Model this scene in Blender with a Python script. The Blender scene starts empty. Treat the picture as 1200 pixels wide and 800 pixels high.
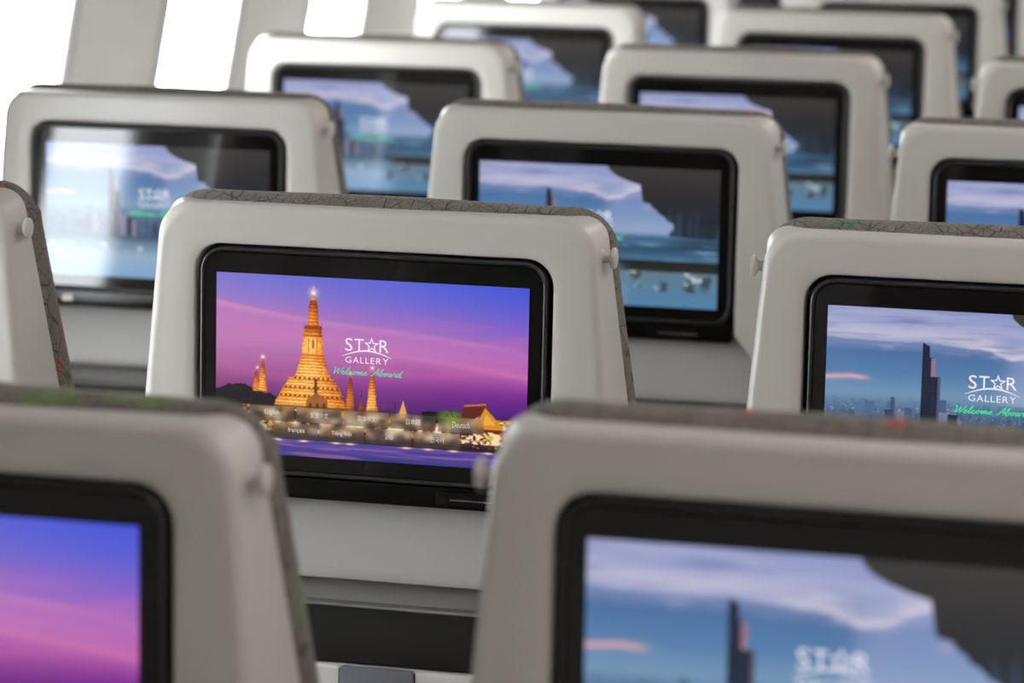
import bpy, bmesh, math, random
import numpy as np
from mathutils import Vector, Matrix

random.seed(7)
rng = np.random.default_rng(11)
scene = bpy.context.scene
C = scene.collection

# ------------------------------------------------------------------ camera, world, lights, exposure
Z0 = 1.01                      # height of the screen centres above the cabin floor
TILT = 0.0325                  # backs lean: screen faces a little upwards
PX, PY = 0.4893, 0.80          # seat spacing across the row, row spacing
cam_d = bpy.data.cameras.new('camera')
cam = bpy.data.objects.new('camera', cam_d); C.objects.link(cam)
yaw, pitch, roll = 0.251755, 0.177941, 0.0132944
fw = Vector((-math.sin(yaw)*math.cos(pitch), math.cos(yaw)*math.cos(pitch), -math.sin(pitch)))
rt = Vector((math.cos(yaw), math.sin(yaw), 0)); up = rt.cross(fw)
r2 = math.cos(roll)*rt + math.sin(roll)*up
u2 = -math.sin(roll)*rt + math.cos(roll)*up
M = Matrix((r2, u2, -fw)).transposed().to_4x4()
M.translation = Vector((0.687216, -2.223712, Z0 + 0.443066))
cam.matrix_world = M
cam_d.sensor_width = 36.0
cam_d.lens = 3517.763/1200*36
cam_d.clip_start = 0.05
cam_d.dof.use_dof = True
cam_d.dof.focus_distance = 2.33
cam_d.dof.aperture_fstop = 7.0
cam_d.dof.aperture_blades = 0
scene.camera = cam

W = bpy.data.worlds.new('overcast_daylight'); scene.world = W; W.use_nodes = True
bg = W.node_tree.nodes['Background']
bg.inputs['Color'].default_value = (0.93, 0.97, 1.0, 1)
bg.inputs['Strength'].default_value = 21.0

vs = scene.view_settings
vs.view_transform = 'Standard'; vs.look = 'None'; vs.gamma = 1.0; vs.use_curve_mapping = False
vs.exposure = 0.0
CEIL_GLOW = 4.4                # emission of the ceiling light strips

# ------------------------------------------------------------------ helpers
def srgb(r, g, b):
    f = lambda c: (c/255/12.92) if c/255 <= .04045 else ((c/255+.055)/1.055)**2.4
    return (f(r), f(g), f(b), 1)

def mat(name, base=(.5, .5, .5, 1), rough=.5, metallic=0., spec=.5, coat=0.):
    m = bpy.data.materials.new(name); m.use_nodes = True
    b = m.node_tree.nodes['Principled BSDF']
    b.inputs['Base Color'].default_value = base
    b.inputs['Roughness'].default_value = rough
    b.inputs['Metallic'].default_value = metallic
    b.inputs['Specular IOR Level'].default_value = spec
    b.inputs['Coat Weight'].default_value = coat
    return m

def nd(m, t, **kw):
    n = m.node_tree.nodes.new(t)
    for k, v in kw.items():
        if k in n.inputs: n.inputs[k].default_value = v
        else: setattr(n, k, v)
    return n

def lk(m, a, b): m.node_tree.links.new(a, b)

def plastic(name, base, rough, scale=900, bump=.12, dist=.0004, vary=.03):
    m = mat(name, base, rough)
    b = m.node_tree.nodes['Principled BSDF']
    tc = nd(m, 'ShaderNodeTexCoord')
    n1 = nd(m, 'ShaderNodeTexNoise', Scale=scale, Detail=2.0)
    lk(m, tc.outputs['Object'], n1.inputs['Vector'])
    bp = nd(m, 'ShaderNodeBump', Strength=bump, Distance=dist)
    lk(m, n1.outputs['Fac'], bp.inputs['Height']); lk(m, bp.outputs['Normal'], b.inputs['Normal'])
    n2 = nd(m, 'ShaderNodeTexNoise', Scale=14.0, Detail=3.0)
    lk(m, tc.outputs['Object'], n2.inputs['Vector'])
    mx = nd(m, 'ShaderNodeMixRGB')
    mx.inputs['Color1'].default_value = tuple(c*(1-vary) for c in base[:3])+(1,)
    mx.inputs['Color2'].default_value = tuple(min(1, c*(1+vary)) for c in base[:3])+(1,)
    lk(m, n2.outputs['Fac'], mx.inputs['Fac']); lk(m, mx.outputs['Color'], b.inputs['Base Color'])
    return m

MS = plastic('greige_shell_plastic', srgb(205, 200, 193), .31)
MLOW = plastic('lower_panel_plastic', srgb(172, 169, 165), .45)
MBAND = plastic('grey_trim_plastic', srgb(128, 125, 122), .5)
MDARK = plastic('dark_pocket_vinyl', srgb(31, 29, 28), .6, scale=500, bump=.2)
MDARK.node_tree.nodes['Principled BSDF'].inputs['Specular IOR Level'].default_value = .2
MTRAY = plastic('tray_plastic', srgb(205, 203, 198), .45)
MLATCH = plastic('slate_latch_metal', srgb(112, 114, 122), .35)
MGAP = mat('black_recess', srgb(14, 14, 14), .7)  # near-black colour in place of the shade in a gap
MBEZ = mat('black_bezel_plastic', srgb(46, 46, 47), .28, spec=.5)
MBAR = mat('black_gloss_plastic', srgb(9, 9, 9), .22, spec=.3)
MGLASS = mat('black_monitor_glass', srgb(10, 10, 11), .06, spec=.5)
MPORT = mat('port_trim_plastic', srgb(226, 218, 210), .35)
MLEG = mat('seat_leg_metal', srgb(120, 122, 126), .4, metallic=.8)
MARM = plastic('armrest_plastic', srgb(70, 68, 66), .5)

def fabric():
    m = mat('woven_seat_fabric', srgb(112, 103, 95), .95, spec=.15)
    b = m.node_tree.nodes['Principled BSDF']
    b.inputs['Sheen Weight'].default_value = .12
    tc = nd(m, 'ShaderNodeTexCoord'); oi = nd(m, 'ShaderNodeObjectInfo')
    sc = nd(m, 'ShaderNodeVectorMath', operation='SCALE'); sc.inputs[3].default_value = 7.0
    cmb = nd(m, 'ShaderNodeCombineXYZ')
    lk(m, oi.outputs['Random'], cmb.inputs[0]); lk(m, oi.outputs['Random'], cmb.inputs[2])
    lk(m, cmb.outputs[0], sc.inputs[0])
    ad = nd(m, 'ShaderNodeVectorMath', operation='ADD')
    lk(m, tc.outputs['Object'], ad.inputs[0]); lk(m, sc.outputs[0], ad.inputs[1])
    vec = ad.outputs[0]
    # fan pattern: cell borders at two sizes plus spokes around the big cells' centres
    v1 = nd(m, 'ShaderNodeTexVoronoi', feature='DISTANCE_TO_EDGE', Scale=38.0)
    v2 = nd(m, 'ShaderNodeTexVoronoi', feature='DISTANCE_TO_EDGE', Scale=75.0)
    lk(m, vec, v1.inputs['Vector']); lk(m, vec, v2.inputs['Vector'])
    def line(out, w):
        r = nd(m, 'ShaderNodeMapRange'); r.inputs['From Min'].default_value = w*.5; r.inputs['From Max'].default_value = w
        r.inputs['To Min'].default_value = 1; r.inputs['To Max'].default_value = 0
        lk(m, out, r.inputs['Value']); return r.outputs[0]
    l1 = line(v1.outputs['Distance'], .022); l2 = line(v2.outputs['Distance'], .05)
    v3 = nd(m, 'ShaderNodeTexVoronoi', feature='F1', Scale=38.0)
    lk(m, vec, v3.inputs['Vector'])
    sb = nd(m, 'ShaderNodeVectorMath', operation='SUBTRACT')
    lk(m, vec, sb.inputs[0]); lk(m, v3.outputs['Position'], sb.inputs[1])
    sx = nd(m, 'ShaderNodeSeparateXYZ'); lk(m, sb.outputs[0], sx.inputs[0])
    at = nd(m, 'ShaderNodeMath', operation='ARCTAN2')
    hp = nd(m, 'ShaderNodeMath', operation='ADD'); lk(m, sx.outputs[1], hp.inputs[0]); lk(m, sx.outputs[2], hp.inputs[1])
    lk(m, sx.outputs[0], at.inputs[0]); lk(m, hp.outputs[0], at.inputs[1])
    ml = nd(m, 'ShaderNodeMath', operation='MULTIPLY'); ml.inputs[1].default_value = 6.0; lk(m, at.outputs[0], ml.inputs[0])
    sn = nd(m, 'ShaderNodeMath', operation='SINE'); lk(m, ml.outputs[0], sn.inputs[0])
    ab = nd(m, 'ShaderNodeMath', operation='ABSOLUTE'); lk(m, sn.outputs[0], ab.inputs[0])
    l3 = line(ab.outputs[0], .2)
    mxl = nd(m, 'ShaderNodeMath', operation='MAXIMUM'); lk(m, l1, mxl.inputs[0]); lk(m, l3, mxl.inputs[1])
    half = nd(m, 'ShaderNodeMath', operation='MULTIPLY'); half.inputs[1].default_value = .35; lk(m, l2, half.inputs[0])
    mx2 = nd(m, 'ShaderNodeMath', operation='MAXIMUM'); lk(m, mxl.outputs[0], mx2.inputs[0]); lk(m, half.outputs[0], mx2.inputs[1])
    # thread grain
    ng = nd(m, 'ShaderNodeTexNoise', Scale=750.0, Detail=2.0); lk(m, tc.outputs['Object'], ng.inputs['Vector'])
    gr = nd(m, 'ShaderNodeMixRGB')
    gr.inputs['Color1'].default_value = srgb(68, 61, 56); gr.inputs['Color2'].default_value = srgb(154, 145, 136)
    lk(m, ng.outputs['Fac'], gr.inputs['Fac'])
    # coloured yarn in patches, colour set per seat
    na = nd(m, 'ShaderNodeTexNoise', Scale=26.0, Detail=1.0); lk(m, vec, na.inputs['Vector'])
    ra = nd(m, 'ShaderNodeMapRange'); ra.inputs['From Min'].default_value = .62; ra.inputs['From Max'].default_value = .66
    lk(m, na.outputs['Fac'], ra.inputs['Value'])
    nb = nd(m, 'ShaderNodeTexNoise', Scale=260.0, Detail=1.0); lk(m, vec, nb.inputs['Vector'])
    rb = nd(m, 'ShaderNodeMapRange'); rb.inputs['From Min'].default_value = .42; rb.inputs['From Max'].default_value = .55
    lk(m, nb.outputs['Fac'], rb.inputs['Value'])
    mm = nd(m, 'ShaderNodeMath', operation='MULTIPLY'); lk(m, ra.outputs[0], mm.inputs[0]); lk(m, rb.outputs[0], mm.inputs[1])
    ma = nd(m, 'ShaderNodeMath', operation='MULTIPLY'); lk(m, mm.outputs[0], ma.inputs[0]); lk(m, oi.outputs['Alpha'], ma.inputs[1])
    c1 = nd(m, 'ShaderNodeMixRGB'); lk(m, ma.outputs[0], c1.inputs['Fac']); lk(m, gr.outputs[0], c1.inputs['Color1']); lk(m, oi.outputs['Color'], c1.inputs['Color2'])
    lf = nd(m, 'ShaderNodeMath', operation='MULTIPLY'); lf.inputs[1].default_value = .8; lk(m, mx2.outputs[0], lf.inputs[0])
    c2 = nd(m, 'ShaderNodeMixRGB'); lk(m, lf.outputs[0], c2.inputs['Fac']); lk(m, c1.outputs[0], c2.inputs['Color1'])
    c2.inputs['Color2'].default_value = srgb(45, 38, 35)
    lk(m, c2.outputs[0], b.inputs['Base Color'])
    bp = nd(m, 'ShaderNodeBump', Strength=.5, Distance=.0008)
    lk(m, ng.outputs['Fac'], bp.inputs['Height']); lk(m, bp.outputs['Normal'], b.inputs['Normal'])
    return m
MFAB = fabric()

def display_mat():
    m = mat('lit_display', (0.004, 0.004, 0.005, 1), .07)
    b = m.node_tree.nodes['Principled BSDF']
    a = nd(m, 'ShaderNodeAttribute', attribute_name='picture')
    lk(m, a.outputs['Color'], b.inputs['Emission Color']); b.inputs['Emission Strength'].default_value = 1.0
    return m
MDISP = display_mat()
def glow(name, col, s=1.0):
    m = mat(name, (0.01, 0.01, 0.01, 1), .1)
    b = m.node_tree.nodes['Principled BSDF']
    b.inputs['Emission Color'].default_value = col; b.inputs['Emission Strength'].default_value = s
    return m
MWHITE = glow('lit_white_lettering', srgb(238, 232, 242), 1.0)
MSOFT = glow('lit_soft_lettering', srgb(214, 206, 200), 1.0)
MGREEN = glow('lit_green_lettering', srgb(96, 205, 160), 1.0)
MGREEN2 = glow('lit_bright_green_lettering', srgb(70, 225, 150), 1.0)

def mesh_obj(name, verts, faces, m, parent=None, smooth=True, sharp=40):
    me = bpy.data.meshes.new(name)
    me.from_pydata([tuple(v) for v in verts], [], faces)
    me.validate(); me.update()
    bm = bmesh.new(); bm.from_mesh(me); bmesh.ops.recalc_face_normals(bm, faces=bm.faces); bm.to_mesh(me); bm.free()
    if m: me.materials.append(m)
    if smooth:
        me.shade_smooth()
        me.set_sharp_from_angle(angle=math.radians(sharp))
    o = bpy.data.objects.new(name, me); C.objects.link(o)
    if parent: o.parent = parent
    return o

def bm_obj(name, bm, m, parent=None, smooth=True, sharp=40):
    me = bpy.data.meshes.new(name)
    bmesh.ops.recalc_face_normals(bm, faces=bm.faces); bm.to_mesh(me); bm.free()
    if m: me.materials.append(m)
    if smooth:
        me.shade_smooth(); me.set_sharp_from_angle(angle=math.radians(sharp))
    o = bpy.data.objects.new(name, me); C.objects.link(o)
    if parent: o.parent = parent
    return o

ct, st = math.cos(TILT), math.sin(TILT)
def P(u, v, w=0.0):
    """panel coordinates (right, up along the back, towards the passenger behind) -> seat coordinates"""
    return (u, v*st - w*ct, Z0 + v*ct + w*st)

def loft(rings, closed=True, cap0=False, cap1=False):
    n = len(rings[0]); V = [p for r in rings for p in r]; F = []
    for i in range(len(rings)-1):
        for j in range(n if closed else n-1):
            k = (j+1) % n
            F.append((i*n+j, i*n+k, (i+1)*n+k, (i+1)*n+j))
    if cap0: F.append(tuple(range(n)))
    if cap1: F.append(tuple(range((len(rings)-1)*n, len(rings)*n)))
    return V, F

def rrect(u0, u1, v0, v1, r, k=8):
    pts = []
    for cx, cy, a0 in ((u1-r, v0+r, -90), (u1-r, v1-r, 0), (u0+r, v1-r, 90), (u0+r, v0+r, 180)):
        for i in range(k+1):
            a = math.radians(a0+90*i/k); pts.append((cx+r*math.cos(a), cy+r*math.sin(a)))
    return pts

def rbox(name, u0, u1, v0, v1, w0, w1, r, bev, m, parent, k=6):
    """rounded slab in panel coordinates, softened on the w1 (rear) side"""
    rings = []
    def ring(ins, w): return [P(a, b, w) for a, b in rrect(u0+ins, u1-ins, v0+ins, v1-ins, max(r-ins, .0006), k)]
    rings.append(ring(0, w0))
    for i in range(5):
        a = i/4*math.pi/2
        rings.append(ring(bev*(1-math.cos(a)), w1-bev+bev*math.sin(a)))
    V, F = loft(rings, True, True, True)
    return mesh_obj(name, V, F, m, parent)

# ------------------------------------------------------------------ the cabin (setting)
RC, ZC = 2.9, 0.55
XS = -0.876 + RC*math.cos(math.asin((1.17-ZC)/RC))
def wall_x(z): return XS - math.sqrt(max(RC*RC-(z-ZC)**2, .01))
PITCH, WZ0, WZ1, WHW = .668, .80, 1.33, .1475
WY = [1.328+PITCH*k for k in range(-7, 10)]
YA, YB = WY[0]-PITCH/2, WY[-1]+PITCH/2

def struct(o, cat=None, label=None):
    o['kind'] = 'structure'
    if label: o['label'] = label
    if cat: o['category'] = cat
    return o

MWALL = plastic('sidewall_laminate', srgb(241, 239, 233), .55, scale=300, bump=.05)
MCEIL = plastic('ceiling_laminate', srgb(226, 224, 220), .6, scale=300, bump=.05)
MCARP = plastic('aisle_carpet', srgb(84, 82, 88), .95, scale=700, bump=.6, dist=.003, vary=.12)
MJAMB = plastic('window_reveal_plastic', srgb(222, 219, 220), .5, scale=300, bump=.05)

def pane_mat():
    m = bpy.data.materials.new('acrylic_pane'); m.use_nodes = True
    nt = m.node_tree; nt.nodes.clear()
    out = nd(m, 'ShaderNodeOutputMaterial'); tr = nd(m, 'ShaderNodeBsdfTransparent'); gl = nd(m, 'ShaderNodeBsdfGlossy', Roughness=.03)
    tr.inputs['Color'].default_value = (.97, .98, .98, 1)
    mx = nd(m, 'ShaderNodeMixShader'); mx.inputs[0].default_value = .05
    lk(m, tr.outputs[0], mx.inputs[1]); lk(m, gl.outputs[0], mx.inputs[2]); lk(m, mx.outputs[0], out.inputs[0])
    return m
MPANE = pane_mat()
MSHADE = plastic('window_shade', srgb(205, 203, 198), .6, scale=200, bump=.1)

# sidewall with rounded window openings
bm = bmesh.new()
def quadstrip(a, b):
    n = len(a)
    va = [bm.verts.new(p) for p in a]; vb = [bm.verts.new(p) for p in b]
    for i in range(n):
        j = (i+1) % n; bm.faces.new((va[i], va[j], vb[j], vb[i]))
for yc in WY:
    op = rrect(yc-WHW-.012, yc+WHW+.012, WZ0-.012, WZ1+.012, .09, 8)
    cz = (WZ0+WZ1)/2
    outer = []
    y0, y1, za, zb = yc-PITCH/2, yc+PITCH/2, .68, 1.45
    for q, (sy, sz) in enumerate(((1, -1), (1, 1), (-1, 1), (-1, -1))):   # each rounded corner spreads onto the cell's square corner
        ye = yc+sy*PITCH/2; ze = zb if sz > 0 else za
        arc = op[q*9:q*9+9]; flat_first = sy*sz < 0                         # starts on the top/bottom edge or on the side
        for k in range(9):
            t = min(k/4, 1) if k <= 4 else 1-(k-4)/4
            y_a, z_a = (arc[0] if k <= 4 else arc[8])
            if (k <= 4) == flat_first: outer.append((y_a+(ye-y_a)*t, ze))
            else: outer.append((ye, z_a+(ze-z_a)*t))
    prev = None
    for t in (0, .2, .5, 1):
        ring = [(wall_x(z0_*(1-t)+z1_*t), y0_*(1-t)+y1_*t, z0_*(1-t)+z1_*t) for (y0_, z0_), (y1_, z1_) in zip(op, outer)]
        if prev: quadstrip(prev, ring)
        prev = ring
zl = [0, .1, .2, .3, .4, .5, .6, .68]; zu = [1.45+.75*i/14 for i in range(15)]
for zs in (zl, zu):
    for i in range(len(zs)-1):
        a, b = zs[i], zs[i+1]
        vv = [bm.verts.new(p) for p in ((wall_x(a), YA, a), (wall_x(a), YB, a), (wall_x(b), YB, b), (wall_x(b), YA, b))]
        bm.faces.new(vv)
bmesh.ops.remove_doubles(bm, verts=bm.verts, dist=1e-4)
struct(bm_obj('wall_left', bm, MWALL), 'wall', 'curved beige cabin sidewall with tall windows')
# the outer skin's thickness: a shell behind the lining, pierced by the same panes
for i, yc in enumerate(WY):
    fr_op = rrect(yc-WHW-.034, yc+WHW+.034, WZ0-.034, WZ1+.034, .112, 8)
    in_op = rrect(yc-WHW, yc+WHW, WZ0, WZ1, .08, 8)
    mid = lambda t: [(a*(1-t)+c*t, b*(1-t)+d*t) for (a, b), (c, d) in zip(fr_op, in_op)]
    rr_ = [[(wall_x(z)+dx, y, z) for y, z in mid(t)] for t, dx in ((0, -.001), (0, .0015), (.08, .003), (.5, .0035), (.92, .002), (1, 0.), (1, -.008))]
    root = bpy.data.objects.new('window_%d' % (i+1), None); C.objects.link(root)
    root.location = (0, 0, 0)
    struct(root, 'window', 'tall rounded cabin window, number %d along the sidewall' % (i+1))
    V, F = loft(rr_); mesh_obj('window_frame', V, F, MJAMB, root)
    closed = yc < -0.9 or abs(yc-.66) < .05  # unseen shades, added closed to keep daylight off some seats
    V = [(wall_x(z)-.004, y, z) for y, z in in_op]; V2 = [(p[0]-.004, p[1], p[2]) for p in V]
    V, F = loft([V, V2], True, True, True)
    mesh_obj('window_pane', V, F, MPANE, root, smooth=False)
    if closed:
        sh = [(wall_x(z)-.0005, y, z) for y, z in in_op]; V, F = loft([sh, [(p[0]-.003, p[1], p[2]) for p in sh]], True, True, True)
        mesh_obj('window_shade', V, F, MSHADE, root, smooth=False)

XR = 3.9
def plane_box(name, x0, x1, y0, y1, z0, z1, m):
    V = [(x, y, z) for x in (x0, x1) for y in (y0, y1) for z in (z0, z1)]
    F = [(0, 1, 3, 2), (4, 6, 7, 5), (0, 4, 5, 1), (2, 3, 7, 6), (0, 2, 6, 4), (1, 5, 7, 3)]
    return mesh_obj(name, V, F, m, None, smooth=False)
struct(plane_box('floor', wall_x(0)-.02, XR, YA, YB, -.06, 0, MCARP), 'floor', 'grey carpeted cabin floor')
struct(plane_box('ceiling', wall_x(2.2)-.02, XR, YA, YB, 2.2, 2.26, MCEIL), 'ceiling', 'pale cabin ceiling')
struct(plane_box('wall_right', XR, XR+.05, YA, YB, 0, 2.2, MWALL), 'wall', 'pale far side of the cabin')
struct(plane_box('wall_back', wall_x(.55)-.02, XR, YA-.05, YA, 0, 2.2, MWALL), 'wall', 'pale cabin bulkhead behind the rows')
struct(plane_box('wall_front', wall_x(.55)-.02, XR, YB, YB+.05, 0, 2.2, MWALL), 'wall', 'pale cabin bulkhead ahead of the rows')
MSTRIP = glow('ceiling_light_diffuser', (1.0, .96, .92, 1), CEIL_GLOW)
for k, (x, nm) in enumerate(((1.15, 'over the aisle'), (2.9, 'over the far seats'))):
    bmx = bmesh.new()
    root = bpy.data.objects.new('ceiling_light', None); C.objects.link(root); root.location = (x, (YA+YB)/2, 2.2)
    root['label'] = 'long cabin ceiling light strip ' + nm; root['category'] = 'ceiling light'; root['group'] = 'cabin ceiling lights'
    L = (YB-YA)/2-.1
    prof = [(-.2, 0), (-.2, -.02), (-.18, -.03), (.18, -.03), (.2, -.02), (.2, 0)]
    rings = [[(a, s*L, b) for a, b in prof] for s in (-1, 1)]
    V, F = loft(rings, True, True, True); mesh_obj('housing', V, F, MCEIL, root, smooth=False)
    prof = [(-.16, -.028), (-.15, -.036), (.15, -.036), (.16, -.028)]
    rings = [[(a, s*(L-.03), b) for a, b in prof] for s in (-1, 1)]
    V, F = loft(rings, True, True, True); mesh_obj('diffuser', V, F, MSTRIP, root, smooth=False)

# ------------------------------------------------------------------ pictures on the displays (drawn with numpy)
GW, GH, SS = 480, 270, 2
xs = (np.arange(GW*SS)+.5)/(GW*SS)*1000; ys = (np.arange(GH*SS)+.5)/(GH*SS)*562.5
X, Y = np.meshgrid(xs, ys)
def noise2(sx, sy, seed, octv=3):
    r = np.random.default_rng(seed); out = np.zeros_like(X); amp = 1.; tot = 0.
    for o in range(octv):
        gx, gy = int(1000/sx*2**o)+3, int(563/sy*2**o)+3
        g = r.random((gy, gx)); fx = X/sx*2**o; fy = Y/sy*2**o
        ix = fx.astype(int); iy = fy.astype(int); tx = fx-ix; ty = fy-iy
        tx = tx*tx*(3-2*tx); ty = ty*ty*(3-2*ty)
        v = (g[iy, ix]*(1-tx)+g[iy, ix+1]*tx)*(1-ty)+(g[iy+1, ix]*(1-tx)+g[iy+1, ix+1]*tx)*ty
        out += amp*v; tot += amp; amp *= .5
    return out/tot
def poly(pts):
    pts = np.array(pts, float); inside = np.zeros(X.shape, bool)
    j0 = np.searchsorted(ys, pts[:, 1].min()); j1 = np.searchsorted(ys, pts[:, 1].max())
    i0 = np.searchsorted(xs, pts[:, 0].min()); i1 = np.searchsorted(xs, pts[:, 0].max())
    if j1 <= j0 or i1 <= i0: return inside
    x, y = X[j0:j1, i0:i1], Y[j0:j1, i0:i1]; m = np.zeros(x.shape, bool)
    for k in range(len(pts)):
        (xa, ya), (xb, yb) = pts[k], pts[(k+1) % len(pts)]
        if ya == yb: continue
        c = ((ya > y) != (yb > y)) & (x < (xb-xa)*(y-ya)/(yb-ya)+xa); m ^= c
    inside[j0:j1, i0:i1] = m; return inside
def over(img, mask, col, a=1.0):
    k = (mask.astype(float)*a)[..., None] if np.ndim(mask) == 2 else mask
    img[:] = img*(1-k)+np.asarray(col, float)*k
def ramp(t, stops):
    p = [s[0] for s in stops]
    return np.stack([np.interp(t, p, [s[1][c] for s in stops]) for c in range(3)], -1)
def sstep(a, b, x):
    t = np.clip((x-a)/(b-a), 0, 1); return t*t*(3-2*t)
def blob(cx, cy, rx, ry, p=1.0): return np.exp(-(((X-cx)/rx)**2+((Y-cy)/ry)**2)**p)
def boxblur(img, k):
    for ax in (0, 1):
        c = np.cumsum(np.pad(img, [(k+1, k) if a == ax else (0, 0) for a in range(3)], mode='edge'), axis=ax)
        n = img.shape[ax]
        hi = np.take(c, np.arange(2*k+1, 2*k+1+n), axis=ax); lo = np.take(c, np.arange(0, n), axis=ax)
        img = (hi-lo)/(2*k+1)
    return img

def temple_picture():
    fx = X/1000
    left = ramp(Y, [(0, (122, 118, 206)), (60, (142, 122, 200)), (110, (176, 122, 188)), (200, (186, 124, 178)), (290, (172, 98, 154)), (350, (136, 68, 126)), (420, (92, 40, 96)), (562, (70, 40, 90))])
    right = ramp(Y, [(0, (66, 84, 214)), (70, (92, 92, 208)), (150, (138, 98, 196)), (220, (170, 98, 180)), (290, (158, 72, 158)), (340, (112, 38, 140)), (400, (72, 26, 122)), (562, (50, 26, 100))])
    img = left*(1-fx[..., None])+right*fx[..., None]
    yl = 92+X*.115+8*np.sin(X/170)                        # peach streak across the sky
    over(img, np.exp(-((Y-yl)/np.where(Y<yl, 7, 13))**2)*(.62-.4*fx)*(.6+.5*noise2(120, 30, 2)), (226, 148, 186))
    over(img, np.exp(-((Y-yl-50)/44)**2)*.40, (206, 124, 186))
    over(img, np.exp(-((Y-yl-74)/9)**2)*.25*sstep(300, 700, X)*(.4+noise2(160, 20, 4)), (232, 138, 186))
    n = noise2(260, 26, 3)
    over(img, sstep(.5, .8, n)*.22*sstep(80, 180, Y)*sstep(420, 300, Y), (226, 120, 170))
    # far trees on the left
    tr = np.interp(X, [0, 25, 50, 80, 110, 140, 160, 180, 200, 215], [362, 356, 346, 345, 352, 358, 372, 368, 384, 420])+6*(noise2(14, 14, 5)-.5)*2
    over(img, (Y > tr) & (X < 215), (30, 26, 34))
    over(img, (Y > tr) & (X < 215) & (noise2(7, 7, 6) > .62), (46, 42, 40))
    def glowdot(cx, cy, r, a=1.0):
        over(img, np.clip(blob(cx, cy, r*2.6, r*2.6)*.7*a, 0, 1), (255, 214, 190)); over(img, np.clip(blob(cx, cy, r, r)*1.2*a, 0, 1), (255, 250, 240))
    def spire(cx, y0, y1, prof, seed, dim=1.0, step=9., grad=.45, con=.34):
        t = np.clip((Y-y0)/(y1-y0), 0, 1)
        hw = np.interp(t, [p[0] for p in prof], [p[1] for p in prof])
        hw = hw+np.where(hw > 8, 2.4, .8)*(noise2(40, step*.55, seed+50, 2)-.5)*2
        m = (np.abs(X-cx) < hw) & (Y >= y0) & (Y < y1)
        side = (X-cx)/np.maximum(hw, 1)
        b = .70+.42*noise2(5, 4, seed)+.07*np.sin(X*1.9)-.22*np.abs(side)**2+.1*side*-1
        st_ = .5+.5*np.sin((Y-y0+2.5*noise2(18, 6, seed+9))/step*2*math.pi)
        b = b*(1-con+con*st_); b = b*(1-grad+(grad+.1)*sstep(.0, .75, t))
        c = ramp(b*dim, [(0, (38, 16, 10)), (.3, (132, 58, 18)), (.55, (206, 106, 28)), (.8, (244, 164, 62)), (1.05, (255, 212, 126))])
        img[m] = c[m]
    spire(133, 300, 366, [(0, 1), (.2, 6), (1, 12)], 21, .8, 7)
    spire(154, 262, 366, [(0, 1), (.12, 4), (.35, 9), (.8, 12), (1, 17)], 22, .95, 8)
    glowdot(154, 258, 3.2); glowdot(136, 292, 2.2, .8)
    spire(438, 302, 412, [(0, 1), (.1, 5), (.3, 9), (1, 14)], 23, .72, 8)
    spire(475, 345, 412, [(0, .7), (.5, 3), (.75, 10), (1, 18)], 24, .45, 8)
    spire(508, 285, 415, [(0, 1), (.08, 5), (.3, 10), (.65, 13), (1, 21)], 25, 1.08, 9)
    glowdot(508, 272, 2.8); glowdot(438, 294, 2.4, .8)
    # the great prang
    spire(316, 68, 155, [(0, 6), (.1, 11), (.3, 15), (1, 18)], 31, .80, 11)
    spire(316, 60, 74, [(0, 3), (1, 9)], 32, .9, 7)
    glowdot(316, 50, 5.5)
    over(img, poly([(314.5, 30), (317.5, 30), (318, 50), (314, 50)]), (240, 190, 170))
    spire(316, 152, 186, [(0, 27), (.5, 28), (1, 31)], 33, .74, 12)
    for k in (-28, -17, 17, 28): over(img, poly([(316+k-1.8, 166), (316+k, 138), (316+k+1.8, 166)]), (176, 90, 34))
    spire(316, 186, 240, [(0, 31), (.7, 34), (1, 36)], 34, 1.10, 60, .1, .15)
    over(img, (np.abs(np.abs(X-316)-14) < 1.6) & (Y > 192) & (Y < 236), (150, 84, 30), .6)
    over(img, poly([(313, 196), (320, 196), (320, 222), (313, 222)]), (126, 64, 24), .7)
    spire(316, 238, 316, [(0, 37), (.4, 43), (.8, 53), (1, 62)], 35, 1.12, 9.5, .15, .36)
    spire(314, 316, 345, [(0, 72), (1, 90)], 36, 1.1, 9, .1, .36)
    spire(312, 345, 372, [(0, 92), (1, 103)], 37, 1.08, 8.5, .1, .36)
    spire(310, 370, 418, [(0, 100), (.4, 112), (1, 122)], 38, 1.12, 10, .1, .34)
    for yy, hw in ((345, 94), (371, 102), (316, 64)):
        over(img, (np.abs(Y-yy) < 2.6) & (np.abs(X-313) < hw) & (np.sin(X/2.4) > -.1), (74, 34, 14), .8)
    over(img, poly([(322, 316), (330, 316), (334, 380), (322, 384)]), (66, 30, 14), .75)
    over(img, poly([(296, 384), (330, 358), (366, 384), (366, 415), (296, 415)]), (150, 92, 44), .9)
    for k in range(3): over(img, poly([(306+k*22, 392), (314+k*22, 392), (314+k*22, 408), (306+k*22, 408)]), (70, 40, 22), .8)
    # shore: dark mass with lamps
    over(img, sstep(398, 416, Y+6*noise2(20, 8, 8))*((X > 90) & (Y < 512)), (58, 36, 24), .85)
    n = noise2(16, 9, 9)
    over(img, sstep(.46, .66, n)*((Y > 408) & (Y < 500) & (X > 85))*.9, (214, 150, 72))
    n = noise2(30, 16, 10)
    over(img, sstep(.54, .7, n)*((Y > 415) & (Y < 505) & (X > 85))*.95, (255, 232, 190))
    for cx, cy, r_ in ((205, 452, 16), (262, 462, 13), (352, 450, 15), (380, 446, 12), (440, 446, 24), (470, 452, 20), (606, 416, 15), (622, 470, 13), (652, 430, 16), (700, 470, 12), (830, 412, 20), (755, 440, 16)): over(img, np.clip(blob(cx, cy, r_, r_*.8)*1.1, 0, 1), (255, 226, 182))
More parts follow.
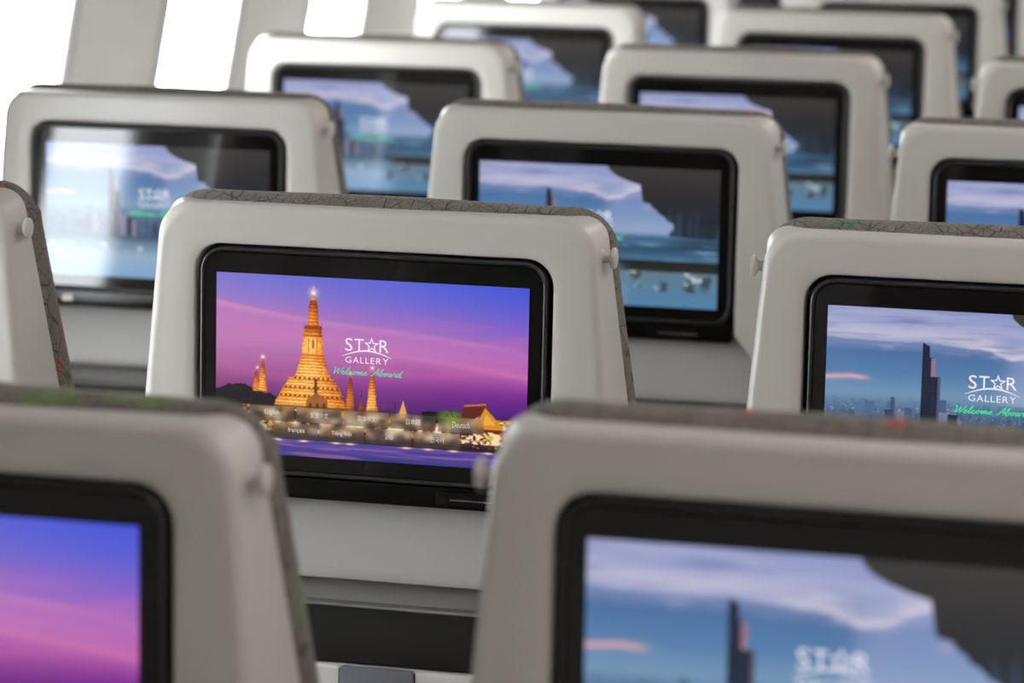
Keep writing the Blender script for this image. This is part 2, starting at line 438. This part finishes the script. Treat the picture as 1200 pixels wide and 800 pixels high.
    # roofs on the right
    over(img, poly([(668, 398), (690, 394), (735, 396), (740, 430), (668, 430)]), (28, 20, 28))
    gr = blob(760, 410, 44, 22, 2)
    over(img, np.clip(gr*1.3, 0, 1)*(noise2(9, 9, 12) > .35), (78, 108, 30))
    over(img, np.clip(blob(770, 420, 26, 16)*.9, 0, 1), (140, 170, 50))
    over(img, poly([(792, 410), (800, 374), (872, 366), (900, 412), (868, 414), (850, 398), (830, 414)]), (96, 38, 30))
    over(img, poly([(868, 372), (918, 424), (926, 440), (840, 442), (850, 408)]), (214, 140, 40))
    over(img, poly([(872, 392), (902, 424), (858, 428)]), (240, 176, 72), .8)
    over(img, poly([(800, 374), (802, 368), (870, 360), (872, 366)]), (196, 108, 70))
    over(img, poly([(842, 440), (935, 440), (950, 452), (842, 452)]), (110, 44, 28))
    over(img, poly([(940, 468), (958, 428), (976, 466)]), (202, 120, 50)); over(img, poly([(976, 440), (981, 396), (986, 440)]), (196, 116, 70))
    over(img, poly([(985, 420), (1000, 412), (1000, 500), (985, 500)]), (110, 60, 50))
    over(img, poly([(600, 392), (608, 366), (616, 392), (622, 420), (594, 420)]), (226, 162, 90))
    over(img, (np.abs(X-581) < 1.6) & (Y > 372) & (Y < 412), (60, 24, 70))
    over(img, ((X > 795) & (Y > 448) & (Y < 494))*sstep(.46, .6, noise2(11, 8, 14)), (250, 214, 170))
    over(img, np.clip(blob(884, 466, 12, 7)*1.2, 0, 1), (208, 196, 50))
    over(img, (Y > 488) & (Y < 512) & (X > 60), (40, 26, 30), .85)
    over(img, ((Y > 486) & (Y < 500) & (X > 780))*sstep(.6, .75, noise2(8, 5, 15))*.8, (220, 150, 90))
    # river
    ri = ramp(Y, [(506, (92, 78, 150)), (525, (84, 66, 148)), (545, (70, 62, 140)), (562, (62, 56, 132))])
    m = Y > 508+X*.004
    img[m] = ri[m]
    over(img, m*sstep(.5, .75, noise2(190, 8, 16))*.55, (176, 112, 168)); over(img, m*sstep(.55, .8, noise2(130, 6, 17))*.5, (40, 44, 116))
    for cx in (205, 290, 395, 440, 620, 690, 770, 880): over(img, np.clip(blob(cx, 513, 16, 3)*1.1, 0, 1), (255, 214, 176))
    # translucent language buttons
    soft = boxblur(img.copy(), 9)
    for row, (xx, y0, y1) in enumerate((((111, 265, 418, 568, 720), 408, 455), ((191, 339, 491, 644), 459, 506))):
        for x0 in xx:
            b = (X > x0) & (X < x0+145) & (Y > y0) & (Y < y1)
            mix = soft*.66+np.array((116, 110, 104))*.34
            sh = ramp((Y-y0)/(y1-y0), [(0, (1.05,)*3), (.6, (.95,)*3), (1, (.78,)*3)])
            img[b] = (mix*sh)[b]
    return img

def skyline_picture():
    img = ramp(Y, [(0, (138, 148, 194)), (60, (160, 164, 202)), (100, (120, 140, 184)), (130, (76, 112, 160)), (190, (84, 124, 168)), (250, (112, 146, 178)), (290, (104, 136, 168)), (330, (66, 92, 122)), (400, (54, 78, 108)), (562, (84, 120, 160))])
    n = noise2(300, 30, 41)
    over(img, sstep(.45, .7, n)*sstep(90, 40, Y)*.35, (196, 190, 214))
    over(img, np.clip(blob(245, 38, 60, 6)*.5, 0, 1), (92, 104, 160))
    edge = np.interp(X, [0, 60, 150, 280, 400, 480, 500, 540, 590, 620, 680, 1000], [92, 96, 98, 96, 104, 112, 124, 138, 132, 116, 92, 60])+10*(noise2(60, 40, 42)-.5)
    over(img, np.exp(-((Y-edge+20)/26)**2)*.75*(.65+.6*noise2(150, 12, 44)), (196, 192, 212))
    over(img, np.exp(-((Y-edge+8)/10)**2)*sstep(330, 480, X)*.8, (216, 206, 218))
    over(img, sstep(edge-2, edge+5, Y)*np.exp(-np.maximum(Y-edge, 0)/16)*.55, (70, 92, 142))
    over(img, sstep(.5, .75, noise2(120, 9, 45))*sstep(edge+30, edge-10, Y)*.35, (112, 122, 168))
    over(img, sstep(.55, .7, noise2(90, 14, 46))*np.exp(-((Y-edge-10)/14)**2)*.6, (150, 158, 196))
    # small pink cloud
    over(img, np.clip(np.exp(-((Y-206-6*np.abs(X-75)/75)/8)**2)*sstep(150, 100, X)*1.0, 0, 1), (206, 160, 172))
    # haze and low city
    hz = sstep(255, 300, Y)
    over(img, hz*.45, (64, 92, 124))
    r = np.random.default_rng(5)
    for k in range(520):
        x0 = r.uniform(-10, 800); y0 = r.uniform(272, 330)+r.uniform(0, 40)*(r.random() < .5); w = r.uniform(3, 13); h = r.uniform(3, 14)
        d = (y0-270)/95
        c = np.array((92, 124, 156))*(1-d)+np.array((36, 50, 72))*d+r.uniform(-16, 20)
        over(img, poly([(x0, y0-h*.6), (x0+w, y0-h*.6), (x0+w, y0+h), (x0, y0+h)]), c, .6)
    for k in range(260):
        x0 = r.uniform(0, 800); y0 = r.uniform(285, 375); over(img, poly([(x0, y0), (x0+r.uniform(2, 7), y0), (x0+4, y0+r.uniform(2, 5)), (x0, y0+4)]), np.array((168, 176, 190))+r.uniform(-40, 50), .55)
    def tower(x0, x1, y0, y1, c, win=None, slant=0):
        over(img, poly([(x0, y0), (x1, y0+slant), (x1, y1), (x0, y1)]), c)
        if win is not None:
            g = (X > x0+1) & (X < x1-1) & (Y > y0+6) & (Y < y1) & (((X-x0) % 6) < 2.4) & (((Y-y0) % 7) < 3)
            over(img, g, win, .55)
    tower(195, 207, 262, 330, (62, 84, 116)); tower(120, 146, 276, 320, (76, 104, 138)); tower(90, 112, 282, 326, (84, 112, 146))
    tower(178, 202, 300, 372, (48, 62, 88), (120, 130, 150)); tower(214, 236, 302, 372, (120, 124, 144), (60, 70, 96)); tower(238, 256, 292, 372, (70, 86, 118), (130, 140, 160))
    tower(283, 304, 96, 380, (26, 32, 54), (58, 66, 98), slant=12)
    tower(289, 322, 136, 380, (30, 36, 58), (64, 72, 104), slant=6); tower(309, 322, 142, 200, (150, 116, 132))
    tower(286, 338, 196, 392, (26, 34, 52), (78, 92, 118)); tower(330, 339, 198, 392, (92, 86, 104), (40, 48, 70))
    tower(338, 358, 262, 372, (66, 92, 128), (100, 120, 150)); tower(338, 364, 300, 384, (118, 128, 156), (80, 90, 120))
    tower(364, 392, 304, 384, (34, 46, 62), (60, 74, 90)); tower(392, 404, 320, 384, (150, 134, 150)); tower(484, 500, 336, 384, (38, 50, 72)); tower(540, 566, 330, 380, (60, 78, 106), (110, 126, 150))
    over(img, np.clip(blob(705, 160, 20, 12)*.4, 0, 1), (196, 150, 190))
    # pool terrace under a dark curved canopy on the right
    over(img, sstep(200, 130, np.hypot((X-700)*.9, (Y-230)))*.35*(Y < 270), (196, 190, 226))
    roof = [(536, -2), (542, 14), (560, 30), (590, 46), (628, 60), (672, 72), (675, 92), (684, 140), (716, 148), (722, 160), (742, 172), (752, 186), (772, 196), (788, 214), (812, 224), (814, 246), (800, 256), (792, 268), (806, 276), (1002, 286), (1002, -2)]
    m = poly(roof)
    rc = ramp(Y, [(0, (58, 56, 55)), (100, (46, 45, 46)), (200, (36, 42, 50)), (290, (30, 44, 58))])
    img[m] = rc[m]
    over(img, m*sstep(.45, .7, noise2(22, 160, 47))*sstep(150, 220, Y)*.6, (64, 84, 104))
    over(img, m*sstep(.55, .75, noise2(400, 14, 48))*.35, (26, 26, 28))
    band = ramp(Y, [(268, (54, 82, 112)), (300, (70, 108, 142)), (330, (48, 78, 106)), (372, (74, 112, 146)), (378, (34, 36, 34)), (416, (42, 44, 42)), (422, (96, 120, 136)), (500, (86, 124, 156)), (562, (82, 128, 162))])
    edge2 = 372+(1000-X)*.03
    mb = sstep(276, 286, Y)*sstep(520, 640, X)
    over(img, mb, band)
    low = sstep(384, 398, Y)*sstep(660, 540, X)
    over(img, low*.9, ramp(Y, [(384, (52, 66, 80)), (412, (98, 126, 150)), (470, (150, 176, 200)), (562, (126, 166, 202))]))
    over(img, ((Y > 424) & (Y < 500) & (X > 560))*sstep(.5, .62, noise2(34, 60, 51))*.75, (52, 58, 52))
    over(img, ((Y > 420) & (Y < 495))*sstep(.6, .75, noise2(30, 30, 52))*.75, (208, 218, 216))
    over(img, ((Y > 300) & (Y < 372) & (X > 600))*sstep(.55, .7, noise2(120, 10, 53))*.6, (150, 184, 208))
    over(img, ((Y > 286) & (Y < 330) & (X > 720))*.5*sstep(720, 900, X), (30, 44, 58))
    return img

def picture_mesh(name, img, hw, hh):
    im = img.reshape(GH, SS, GW, SS, 3).mean((1, 3))/255
    im = np.clip(im, 0, 1)
    lin = np.where(im <= .04045, im/12.92, ((im+.055)/1.055)**2.4)
    us = np.linspace(-hw, hw, GW); vs_ = np.linspace(hh, -hh, GH)
    U, Vv = np.meshgrid(us, vs_); w = .0006
    co = np.stack([U, Vv*st-w*ct, Z0+Vv*ct+w*st], -1).reshape(-1, 3)
    idx = np.arange(GW*GH).reshape(GH, GW)
    F = np.stack([idx[1:, :-1], idx[1:, 1:], idx[:-1, 1:], idx[:-1, :-1]], -1).reshape(-1, 4)
    me = bpy.data.meshes.new(name)
    me.vertices.add(len(co)); me.vertices.foreach_set('co', co.ravel())
    me.loops.add(F.size); me.loops.foreach_set('vertex_index', F.ravel().astype(np.int32))
    me.polygons.add(len(F)); me.polygons.foreach_set('loop_start', (np.arange(len(F))*4).astype(np.int32))
    me.update(calc_edges=True); me.validate()
    at = me.attributes.new('picture', 'FLOAT_COLOR', 'POINT')
    at.data.foreach_set('color', np.concatenate([lin.reshape(-1, 3), np.ones((GW*GH, 1))], 1).ravel())
    me.materials.append(MDISP)
    return me

HW, HH = .12835, .0722
ME_TEMPLE = picture_mesh('temple_display', temple_picture(), HW, HH)
ME_SKY = picture_mesh('skyline_display', skyline_picture(), HW, HH)
def D2(x, y, w=.0009):
    return P((x/1000-.5)*2*HW, (.5-y/562.5)*2*HH, w)

def text_geo(body, x0, x1, ycen, height=None, shear=0., bold=0.):
    """flat lettering fitted between x0 and x1 of the 1000-unit wide picture"""
    cu = bpy.data.curves.new('t', 'FONT'); cu.body = body; cu.shear = shear; cu.offset = bold; cu.resolution_u = 3
    o = bpy.data.objects.new('t', cu); C.objects.link(o); bpy.context.view_layer.update()
    me = bpy.data.meshes.new_from_object(o.evaluated_get(bpy.context.evaluated_depsgraph_get()))
    co = np.array([v.co[:] for v in me.vertices]); fs = [tuple(p.vertices) for p in me.polygons]
    bpy.data.objects.remove(o); bpy.data.curves.remove(cu); bpy.data.meshes.remove(me)
    mn, mx_ = co.min(0), co.max(0)
    s = (x1-x0)/(mx_[0]-mn[0]); sy = s if height is None else height/(mx_[1]-mn[1])
    V = [((p[0]-mn[0])*s+x0, ycen-(p[1]-(mn[1]+mx_[1])/2)*sy) for p in co]
    return V, fs
def ribbon(pts, w):
    pts = [Vector(p) for p in pts]; V = []; F = []
    for i, p in enumerate(pts):
        a = pts[max(i-1, 0)]; b = pts[min(i+1, len(pts)-1)]; d = (b-a)
        n = Vector((-d.y, d.x)).normalized()*w/2 if d.length > 1e-9 else Vector((0, w/2))
        V += [tuple(p+n), tuple(p-n)]
        if i: F.append((2*i-2, 2*i-1, 2*i+1, 2*i))
    return V, F
def catmull(pts, n=6):
    out = []; q = [pts[0]]+list(pts)+[pts[-1]]
    for i in range(1, len(q)-2):
        p0, p1, p2, p3 = (np.array(q[i+k], float) for k in (-1, 0, 1, 2))
        for t in np.arange(n)/n:
            out.append(tuple(.5*((2*p1)+(-p0+p2)*t+(2*p0-5*p1+4*p2-p3)*t*t+(-p0+3*p1-3*p2+p3)*t**3)))
    out.append(tuple(q[-1])); return out
def flat_mesh(name, geos, m, w=.0009):
    V = []; F = []
    for v, f in geos:
        b = len(V); V += [D2(x, y, w) for x, y in v]; F += [tuple(i+b for i in ff) for ff in f]
    me = bpy.data.meshes.new(name); me.from_pydata(V, [], F); me.update()
    bm = bmesh.new(); bm.from_mesh(me)
    bm.normal_update()
    for f in bm.faces:
        if f.normal.y > 0: f.normal_flip()
    bm.to_mesh(me); bm.free()
    me.materials.append(m); return me

def logo_geos():
    g = [text_geo('S', 420, 444, 203, 40), text_geo('T', 450, 480, 203, 38), text_geo('R', 530, 560, 203, 38)]
    cx, cy = 505, 202; star = []
    for k in range(10):
        r = 25 if k % 2 == 0 else 10.5
        a = -math.pi/2+k*math.pi/5; star.append((cx+r*math.cos(a), cy+r*math.sin(a)))
    inn = [(cx+(x-cx)*.62, cy+(y-cy)*.62) for x, y in star]
    g.append((star+inn, [(k, (k+1) % 10, 10+(k+1) % 10, 10+k) for k in range(10)]))
    arc = [(410+160*t, 240-20*math.sin(math.pi*t)) for t in np.linspace(0, 1, 25)]
    V, F = [], []
    for i, (x, y) in enumerate(arc):
        h = .6+1.9*math.sin(math.pi*i/24); V += [(x, y-h), (x, y+h)]
        if i: F.append((2*i-2, 2*i-1, 2*i+1, 2*i))
    g.append((V, F))
    xx = 421
    for ch, wd in zip('GALLERY', (20, 19, 12, 12, 13, 16, 18)):
        g.append(text_geo(ch, xx, xx+wd, 250, 19)); xx += wd+4.7
    return g

def script_geos():
    """'Welcome Aboard' as joined pen strokes"""
    L = {  # strokes in a box 1 high (x-height .45), x advances
        'W': ([[(0, .85), (.12, 1), (.16, .6), (.14, .05), (.36, .5), (.5, .85), (.48, .4), (.5, .05), (.75, .5), (.95, 1.05)]], .82),
        'e': ([[(0, .2), (.2, .3), (.28, .42), (.18, .46), (.08, .25), (.14, .02), (.3, .05), (.42, .2)]], .40),
        'l': ([[(0, .2), (.2, .55), (.32, .95), (.24, 1.0), (.14, .6), (.12, .1), (.2, .0), (.34, .2)]], .32),
        'c': ([[(0, .2), (.2, .44), (.3, .42), (.2, .46), (.08, .25), (.14, .02), (.3, .05), (.42, .2)]], .40),
        'o': ([[(0, .2), (.2, .45), (.08, .25), (.14, .02), (.3, .12), (.32, .38), (.2, .45), (.28, .36), (.46, .4)]], .44),
        'm': ([[(0, .2), (.12, .45), (.12, .0), (.24, .4), (.32, .43), (.32, .0), (.44, .4), (.52, .43), (.53, .05), (.6, .0), (.7, .2)]], .68),
        'A': ([[(-.05, .1), (.12, .05), (.4, .6), (.62, 1.05), (.6, .5), (.62, .0)], [(.2, .38), (.42, .45), (.72, .38)]], .72),
        'b': ([[(0, .2), (.2, .6), (.3, .98), (.22, .95), (.14, .5), (.12, .05), (.26, .0), (.36, .2), (.3, .42), (.4, .38), (.5, .4)]], .48),
        'a': ([[(.3, .42), (.16, .45), (.06, .2), (.14, .0), (.28, .2), (.34, .44), (.32, .1), (.4, .0), (.5, .2)]], .46),
        'r': ([[(0, .2), (.14, .48), (.2, .4), (.32, .42), (.28, .1), (.34, .0), (.44, .2)]], .40),
        'd': ([[(.3, .42), (.16, .45), (.06, .2), (.14, .0), (.28, .2), (.4, .7), (.46, 1.02), (.36, .4), (.36, .05), (.44, .0), (.56, .15)]], .5),
    }
    g = []; x = 0.
    seq = []
    for ch in 'Welcome Aboard':
        if ch == ' ': x += .4; continue
        s, adv = L[ch]
        for k in s: seq.append([(x+px+.22*py, py) for px, py in k])
        x += adv
    mx_ = max(p[0] for s in seq for p in s); sc = (606-380)/mx_
    for s in seq:
        g.append(ribbon(catmull([(380+px*sc, 296-py*21) for px, py in s], 5), 2.7))
    return g

LOGO = logo_geos(); SCRIPT = script_geos()
ME_LOGO = flat_mesh('logo_lettering', LOGO, MWHITE)
ME_SCR1 = flat_mesh('welcome_lettering', SCRIPT, MGREEN)
ME_SCR2 = flat_mesh('welcome_lettering', SCRIPT, MGREEN2)
lang = []
for row in (((111, 265, 418, 568, 720), 431, ('English', '繁體中文', '简体中文', '日本語', 'Deutsch')), ((191, 339, 491, 644), 482, ('français', 'Tiếng Việt', 'ไทย', '한국어'))):
    for x0, s in zip(row[0], row[2]):
        wd = {'English': 48, 'Deutsch': 55, 'français': 54, 'Tiếng Việt': 66, 'ไทย': 26, '日本語': 46, '한국어': 44}.get(s, 58)
        lang.append(text_geo(s, x0+74-wd/2, x0+74+wd/2, row[1], 20 if s == 'Tiếng Việt' else 18))
ME_LANG = flat_mesh('language_lettering', lang, MSOFT)

# ------------------------------------------------------------------ the seat
VB = -.60                                       # bottom of the back shell
def half(v): return .1878 - .085*v if v > -.30 else min(.1878+.0255+(-v-.30)*.03, .226)
def depth(v): return .030 + .25*(.128-v)
VT = .1265
def outline(off=0., top=0., rad=None):
    """closed outline of the shell, right half then left half, fixed point count"""
    r = rad or .018
    R_ = []
    vtop = VT+top+off*.0
    def hh(v): return half(v)+off
    for t in np.linspace(0, 1, 6)[:-1]: R_.append((hh(VB)*t, VB))
    for t in np.linspace(0, 1, 12)[:-1]: v = VB+(-.125-VB)*t; R_.append((hh(v), v))
    for t in np.linspace(0, 1, 4)[:-1]: v = -.125+(.027)*t; R_.append((hh(v), v))
    ve = vtop-r
    for t in np.linspace(0, 1, 10)[:-1]: v = -.098+(ve+.098)*t; R_.append((hh(v), v))
    cx = hh(ve)-r
    for t in np.linspace(0, 1, 12)[:-1]:
        a = t*math.pi/2; R_.append((cx+r*math.cos(a), ve+r*math.sin(a)))
    for t in np.linspace(0, 1, 14): R_.append((cx*(1-t), vtop))
    return R_+[(-u, v) for u, v in R_[-2:0:-1]]
def opening(off=0.):
    r = .022+off
    R_ = []; hw, hb, fl = .1470+off, VB+.03, .170+off
    for t in np.linspace(0, 1, 6)[:-1]: R_.append((fl*t, hb))
    for t in np.linspace(0, 1, 12)[:-1]: R_.append((fl, hb+(-.125-hb)*t))
    for t in np.linspace(0, 1, 4)[:-1]: R_.append((fl+(hw-fl)*t, -.125+.027*t))
    vt = .0950+off; ve = vt-r
    for t in np.linspace(0, 1, 10)[:-1]: R_.append((hw, -.098+(ve+.098)*t))
    cx = hw-r
    for t in np.linspace(0, 1, 12)[:-1]:
        a = t*math.pi/2; R_.append((cx+r*math.cos(a), ve+r*math.sin(a)))
    for t in np.linspace(0, 1, 14): R_.append((cx*(1-t), vt))
    return R_+[(-u, v) for u, v in R_[-2:0:-1]]

def ring(o, w):
    return [P(u, v, w(v) if callable(w) else w) for u, v in o]
def build_shell(root):
    op0 = opening()
    rings = [ring(op0, -.016), ring(op0, -.0012), ring(opening(.0005), -.0003), ring(opening(.0014), .0002)]
    o2 = outline(-.019, -.019, .024)
    for t in (.35, .7):
        rings.append(ring([(a*(1-t)+c*t, b*(1-t)+d*t) for (a, b), (c, d) in zip(opening(.002), o2)], .0004))
    rings.append(ring(o2, .0005))
    rings.append(ring(outline(-.012, -.012, .029), lambda v: -.0004))
    rings.append(ring(outline(-.0075, -.0075, .031), lambda v: -.0002))
    for i in range(1, 8):
        a = i/7*math.radians(76); R_ = .0072
        rings.append(ring(outline(-.0065+R_*math.sin(a), -.0065+R_*math.sin(a), .032-.003*i/7), -.0002-R_*(1-math.cos(a))))
    rings.append(ring(outline(.0016, .0003, .024), lambda v: -.5*depth(v)-.004))
    rings.append(ring(outline(.0040, .001, .018), lambda v: -depth(v)))
    V, F = loft(rings)
    mesh_obj('back_shell', V, F, MS, root, sharp=50)

def build_cushion(root):
    prof = [(-.010, .0002, .000), (-.002, .0035, .0032), (.004, .0055, .0056), (.012, .0060, .0070), (.022, .0056, .0066), (.035, .0020, .001), (.052, -.008, -.010), (.064, -.028, -.032), (.072, -.06, -.06)]
    rings = []
    for d, off, top in prof:
        o = outline(off, top, .033)
        rr = []
        for i, (u, v) in enumerate(o):
            wob = .0009*math.sin(u*21+1.3)+.0006*math.sin(v*27+u*13)
            sgn = 1 if u > 0 else -1
            rr.append(P(u+sgn*wob*(1 if v < .1 else 0), v+wob*(1 if v > .11 else 0), -(depth(v)+d)))
        rings.append(rr)
    V, F = loft(rings, True, True, True)
    mesh_obj('back_cushion', V, F, MFAB, root, sharp=60)

def build_monitor(root, display, script, languages):
    out = lambda ins: rrect(-.1425+ins, .1425-ins, -.0885+ins, .0925-ins, .0195-ins, 8)
    rings = [[P(a, b, w) for a, b in out(i)] for i, w in ((0, -.014), (0, -.0014), (.0003, -.0004), (.0009, .0004), (.0017, .0007), (.0026, .0005), (.0033, -.0002), (.0037, -.0012))]
    V, F = loft(rings, True, True, False); m = mesh_obj('monitor', V, F, MBEZ, root, sharp=50)
    g = [P(a, b, -.0008) for a, b in out(.0036)]; g1 = [P(a, b, 0.0) for a, b in out(.0044)]; g0 = [P(a, b, -.004) for a, b in out(.0036)]
    V, F = loft([g0, g, g1], True, False, True); mesh_obj('monitor_glass', V, F, MGLASS, m, sharp=30)
    def child(me, nm):
        o = bpy.data.objects.new(nm, me); C.objects.link(o); o.parent = m; return o
    child(display, 'display'); child(ME_LOGO, 'logo_lettering'); child(script, 'welcome_lettering')
    if languages: child(ME_LANG, 'language_lettering')
    # control bar with ports below the glass
    b = rbox('control_bar', -.1445, .1445, -.1072, -.0896, -.014, -.003, .004, .0015, MBAR, root)
    rbox('port_cover', .055, .112, -.1045, -.0935, -.006, -.0024, .0015, .0004, MGLASS, b)
    rbox('port_trim', .0665, .108, -.1000, -.0992, -.003, -.0019, .0004, .0002, MPORT, b)
    rbox('headphone_socket', -.112, -.098, -.1020, -.0950, -.003, -.0020, .003, .0004, MPORT, b)

def build_lower(root):
    # rounded panel below the monitor: profile in (v, w) swept across
    def sweep(nm, prof, hu, m, parent=root):
        rings = [[P(u, v, w) for v, w in prof] for u in np.linspace(-hu, hu, 9)]
        V, F = loft(rings, True, True, True); return mesh_obj(nm, V, F, m, parent, sharp=35)
    sweep('lower_panel', [(-.1075, -.026), (-.112, -.0235), (-.125, -.0175), (-.145, -.0110), (-.160, -.0072), (-.1675, -.0062), (-.1705, -.0068), (-.1718, -.009), (-.1722, -.018), (-.1722, -.04), (-.1075, -.04)], .172, MLOW)
    sweep('trim_band', [(-.1722, -.036), (-.1765, -.0325), (-.1925, -.0245), (-.1936, -.0165), (-.1950, -.0155), (-.1962, -.0165), (-.1962, -.035), (-.1722, -.035)], .172, MBAND)
    sweep('literature_pocket', [(-.1965, -.019), (-.215, -.0145), (-.236, -.012), (-.2405, -.013), (-.2405, -.03), (-.1965, -.03)], .172, MDARK)
    t = rbox('tray_table', -.168, .168, -.47, -.2425, -.03, -.006, .012, .003, MTRAY, root)
    rbox('latch_recess', -.0247, .0397, -.291, -.2430, -.01, -.0056, .002, .0004, MGAP, t)  # raised black slab, paints the shaded gap around the latch
    rbox('tray_latch', -.0235, .0385, -.290, -.2422, -.01, -.0040, .002, .001, MLATCH, t)
    rbox('knee_panel', -.169, .169, -.585, -.474, -.034, -.014, .008, .003, MBAND, root)

def build_hook(root, side):
    v, w = .0965, -.021
    u0 = half(v)+.0005
    prof = [(-.006, .0074), (.0000, .0074), (.0010, .0060), (.0016, .0043), (.0058, .0038), (.0070, .0045), (.0078, .0072), (.0086, .0084), (.0102, .0086), (.0114, .0078), (.0119, .0060), (.0120, .0001)]
    rings = [[P(side*(u0+d), v+r*math.sin(a), w+r*math.cos(a)) for a in np.linspace(0, 2*math.pi, 20, endpoint=False)] for d, r in prof]
    V, F = loft(rings, True, True, True); mesh_obj('coat_hook', V, F, MS, root, sharp=50)

def yzbox(nm, x0, x1, y0, y1, z0, z1, r, bev, m, root):
    """rounded slab lying flat: outline in x-y, softened top and bottom"""
    rings = []
    for z, ins in [(z0, bev), (z0+bev*.3, bev*.3), (z0+bev, 0), (z1-bev, 0), (z1-bev*.3, bev*.3), (z1, bev)]:
        rings.append([(a, b, z) for a, b in rrect(x0+ins, x1-ins, y0+ins, y1-ins, max(r-ins, .001), 5)])
    V, F = loft(rings, True, True, True); return mesh_obj(nm, V, F, m, root, sharp=45)

def build_base(root, both):
    yzbox('seat_cushion', -.212, .212, .315, .76, .36, .47, .05, .03, MFAB, root)
    pan = yzbox('seat_pan', -.205, .205, .02, .72, .29, .36, .03, .01, MARM, root)
    for s in (-1, 1):
        if s == 1 and not both: continue
        a = yzbox('armrest', s*.2446-.021, s*.2446+.021, .20, .60, .60, .645, .02, .01, MARM, root)
        yzbox('armrest_post', s*.2446-.014, s*.2446+.014, .24, .32, .29, .602, .012, .004, MLEG, a)
    for yy in (.12, .60):
        V, F = loft([[(x+.16*k, y, z) for x, y in rrect(-.018, .018, yy-.02, yy+.02, .008, 3)] for z, k in ((0, -1), (.29, -1))], True, True, True)
        mesh_obj('leg', V, F, MLEG, root); V, F = loft([[(x+.16, y, z) for x, y in rrect(-.018, .018, yy-.02, yy+.02, .008, 3)] for z in (0, .29)], True, True, True)
        mesh_obj('leg', V, F, MLEG, root)

def make_seat(side, temple, both):
    root = bpy.data.objects.new('passenger_seat', None); C.objects.link(root)
    build_shell(root); build_cushion(root)
    build_monitor(root, ME_TEMPLE if temple else ME_SKY, ME_SCR1 if temple else ME_SCR2, temple)
    build_lower(root); build_hook(root, side); build_base(root, both)
    return root
def copy_tree(o, parent=None):
    c = o.copy(); C.objects.link(c); c.parent = parent
    for ch in list(o.children): copy_tree(ch, c)
    return c

OR, GR, RD, NE = srgb(190, 86, 44), srgb(60, 120, 80), srgb(186, 62, 40), srgb(120, 110, 90)
LG = srgb(110, 150, 60)
# column, row, picture, yarn colour, yarn strength, dx, z-scale, lean about the base, label
SEATS = [
 (0, -1, 'T', LG, .8, -.0025, 1.0, .011, 'blurred foreground seat in the lower left corner with a purple sunset display'),
 (1, -1, 'S', RD, 1., 0, 1.008, 0, 'blurred foreground seat in the lower right corner with a blue skyline display'),
 (-1, 0, 'S', OR, 1., 0, 1.0, 0, 'seat cut by the left edge of the picture, orange flecked fabric side and hook showing'),
 (0, 0, 'T', NE, .25, 0, 1.0, 0, 'sharply focused pale seat back showing a golden lit temple at dusk with language buttons'),
 (1, 0, 'S', GR, .9, 0, 1.0, 0, 'sharp pale seat back at right edge showing a skyline tower and white star logo'),
 (-1, 1, 'S', NE, .2, 0, 1.0, 0, 'window side seat whose display is washed pale by window reflections'),
 (0, 1, 'S', RD, .8, 0, 1.0, 0, 'pale seat directly behind the focused temple seat, blue skyline display with black bezel'),
 (1, 1, 'S', LG, 1., 0, 1.0, 0, 'seat at right edge with green flecks along its fabric top, sky blue display'),
 (-1, 2, 'S', NE, .2, 0, 1.0, 0, 'blurred white lit window side seat, second ahead of the window reflecting display'),
 (0, 2, 'S', RD, .3, 0, 1.0, 0, 'blurred middle seat, two rows ahead of the focused temple seat'),
 (1, 2, 'S', LG, .7, 0, 1.0, 0, 'blurred seat corner at upper right edge, ahead of the green flecked seat'),
 (-1, 3, 'S', NE, .2, 0, 1.0, 0, 'blurred bright window side seat near the top, three rows ahead of the focused row'),
 (0, 3, 'S', NE, .2, 0, 1.0, 0, 'blurred middle seat near the top, three rows ahead of the focused temple seat'),
 (1, 3, 'S', NE, .2, 0, 1.0, 0, 'thin blurred sliver of a seat at the upper right corner'),
 (-1, 4, 'S', NE, .2, 0, 1.0, 0, 'blurred window side seat cut by the top edge, four rows ahead'),
 (0, 4, 'S', NE, .2, 0, 1.0, 0, 'blurred middle seat cut by the top edge right of centre, four rows ahead'),
 (-1, 5, 'S', NE, .2, 0, 1.0, 0, 'farthest window side seat, barely seen at the top edge'),
 (0, 5, 'S', NE, .2, 0, 1.0, 0, 'farthest middle seat, barely seen at the top edge'),
]
protos = {}
for col, row, pic, yarn, amt, dx, zs, lean, label in SEATS:
    key = (col == 1, pic)
    if key not in protos:
        s = protos[key] = make_seat(-1 if col == 1 else 1, pic == 'T', col == 1)
    else:
        s = copy_tree(protos[key])
    s.location = (col*PX+dx, row*PY, 0); s.scale = (1, 1, zs); s.rotation_euler = (lean, 0, 0)
    s['label'] = label; s['category'] = 'seat'; s['group'] = 'passenger seats in rows of three'
    for ch in s.children:
        if ch.data and ch.data.materials and ch.data.materials[0] == MFAB:
            ch.color = (yarn[0], yarn[1], yarn[2], amt)
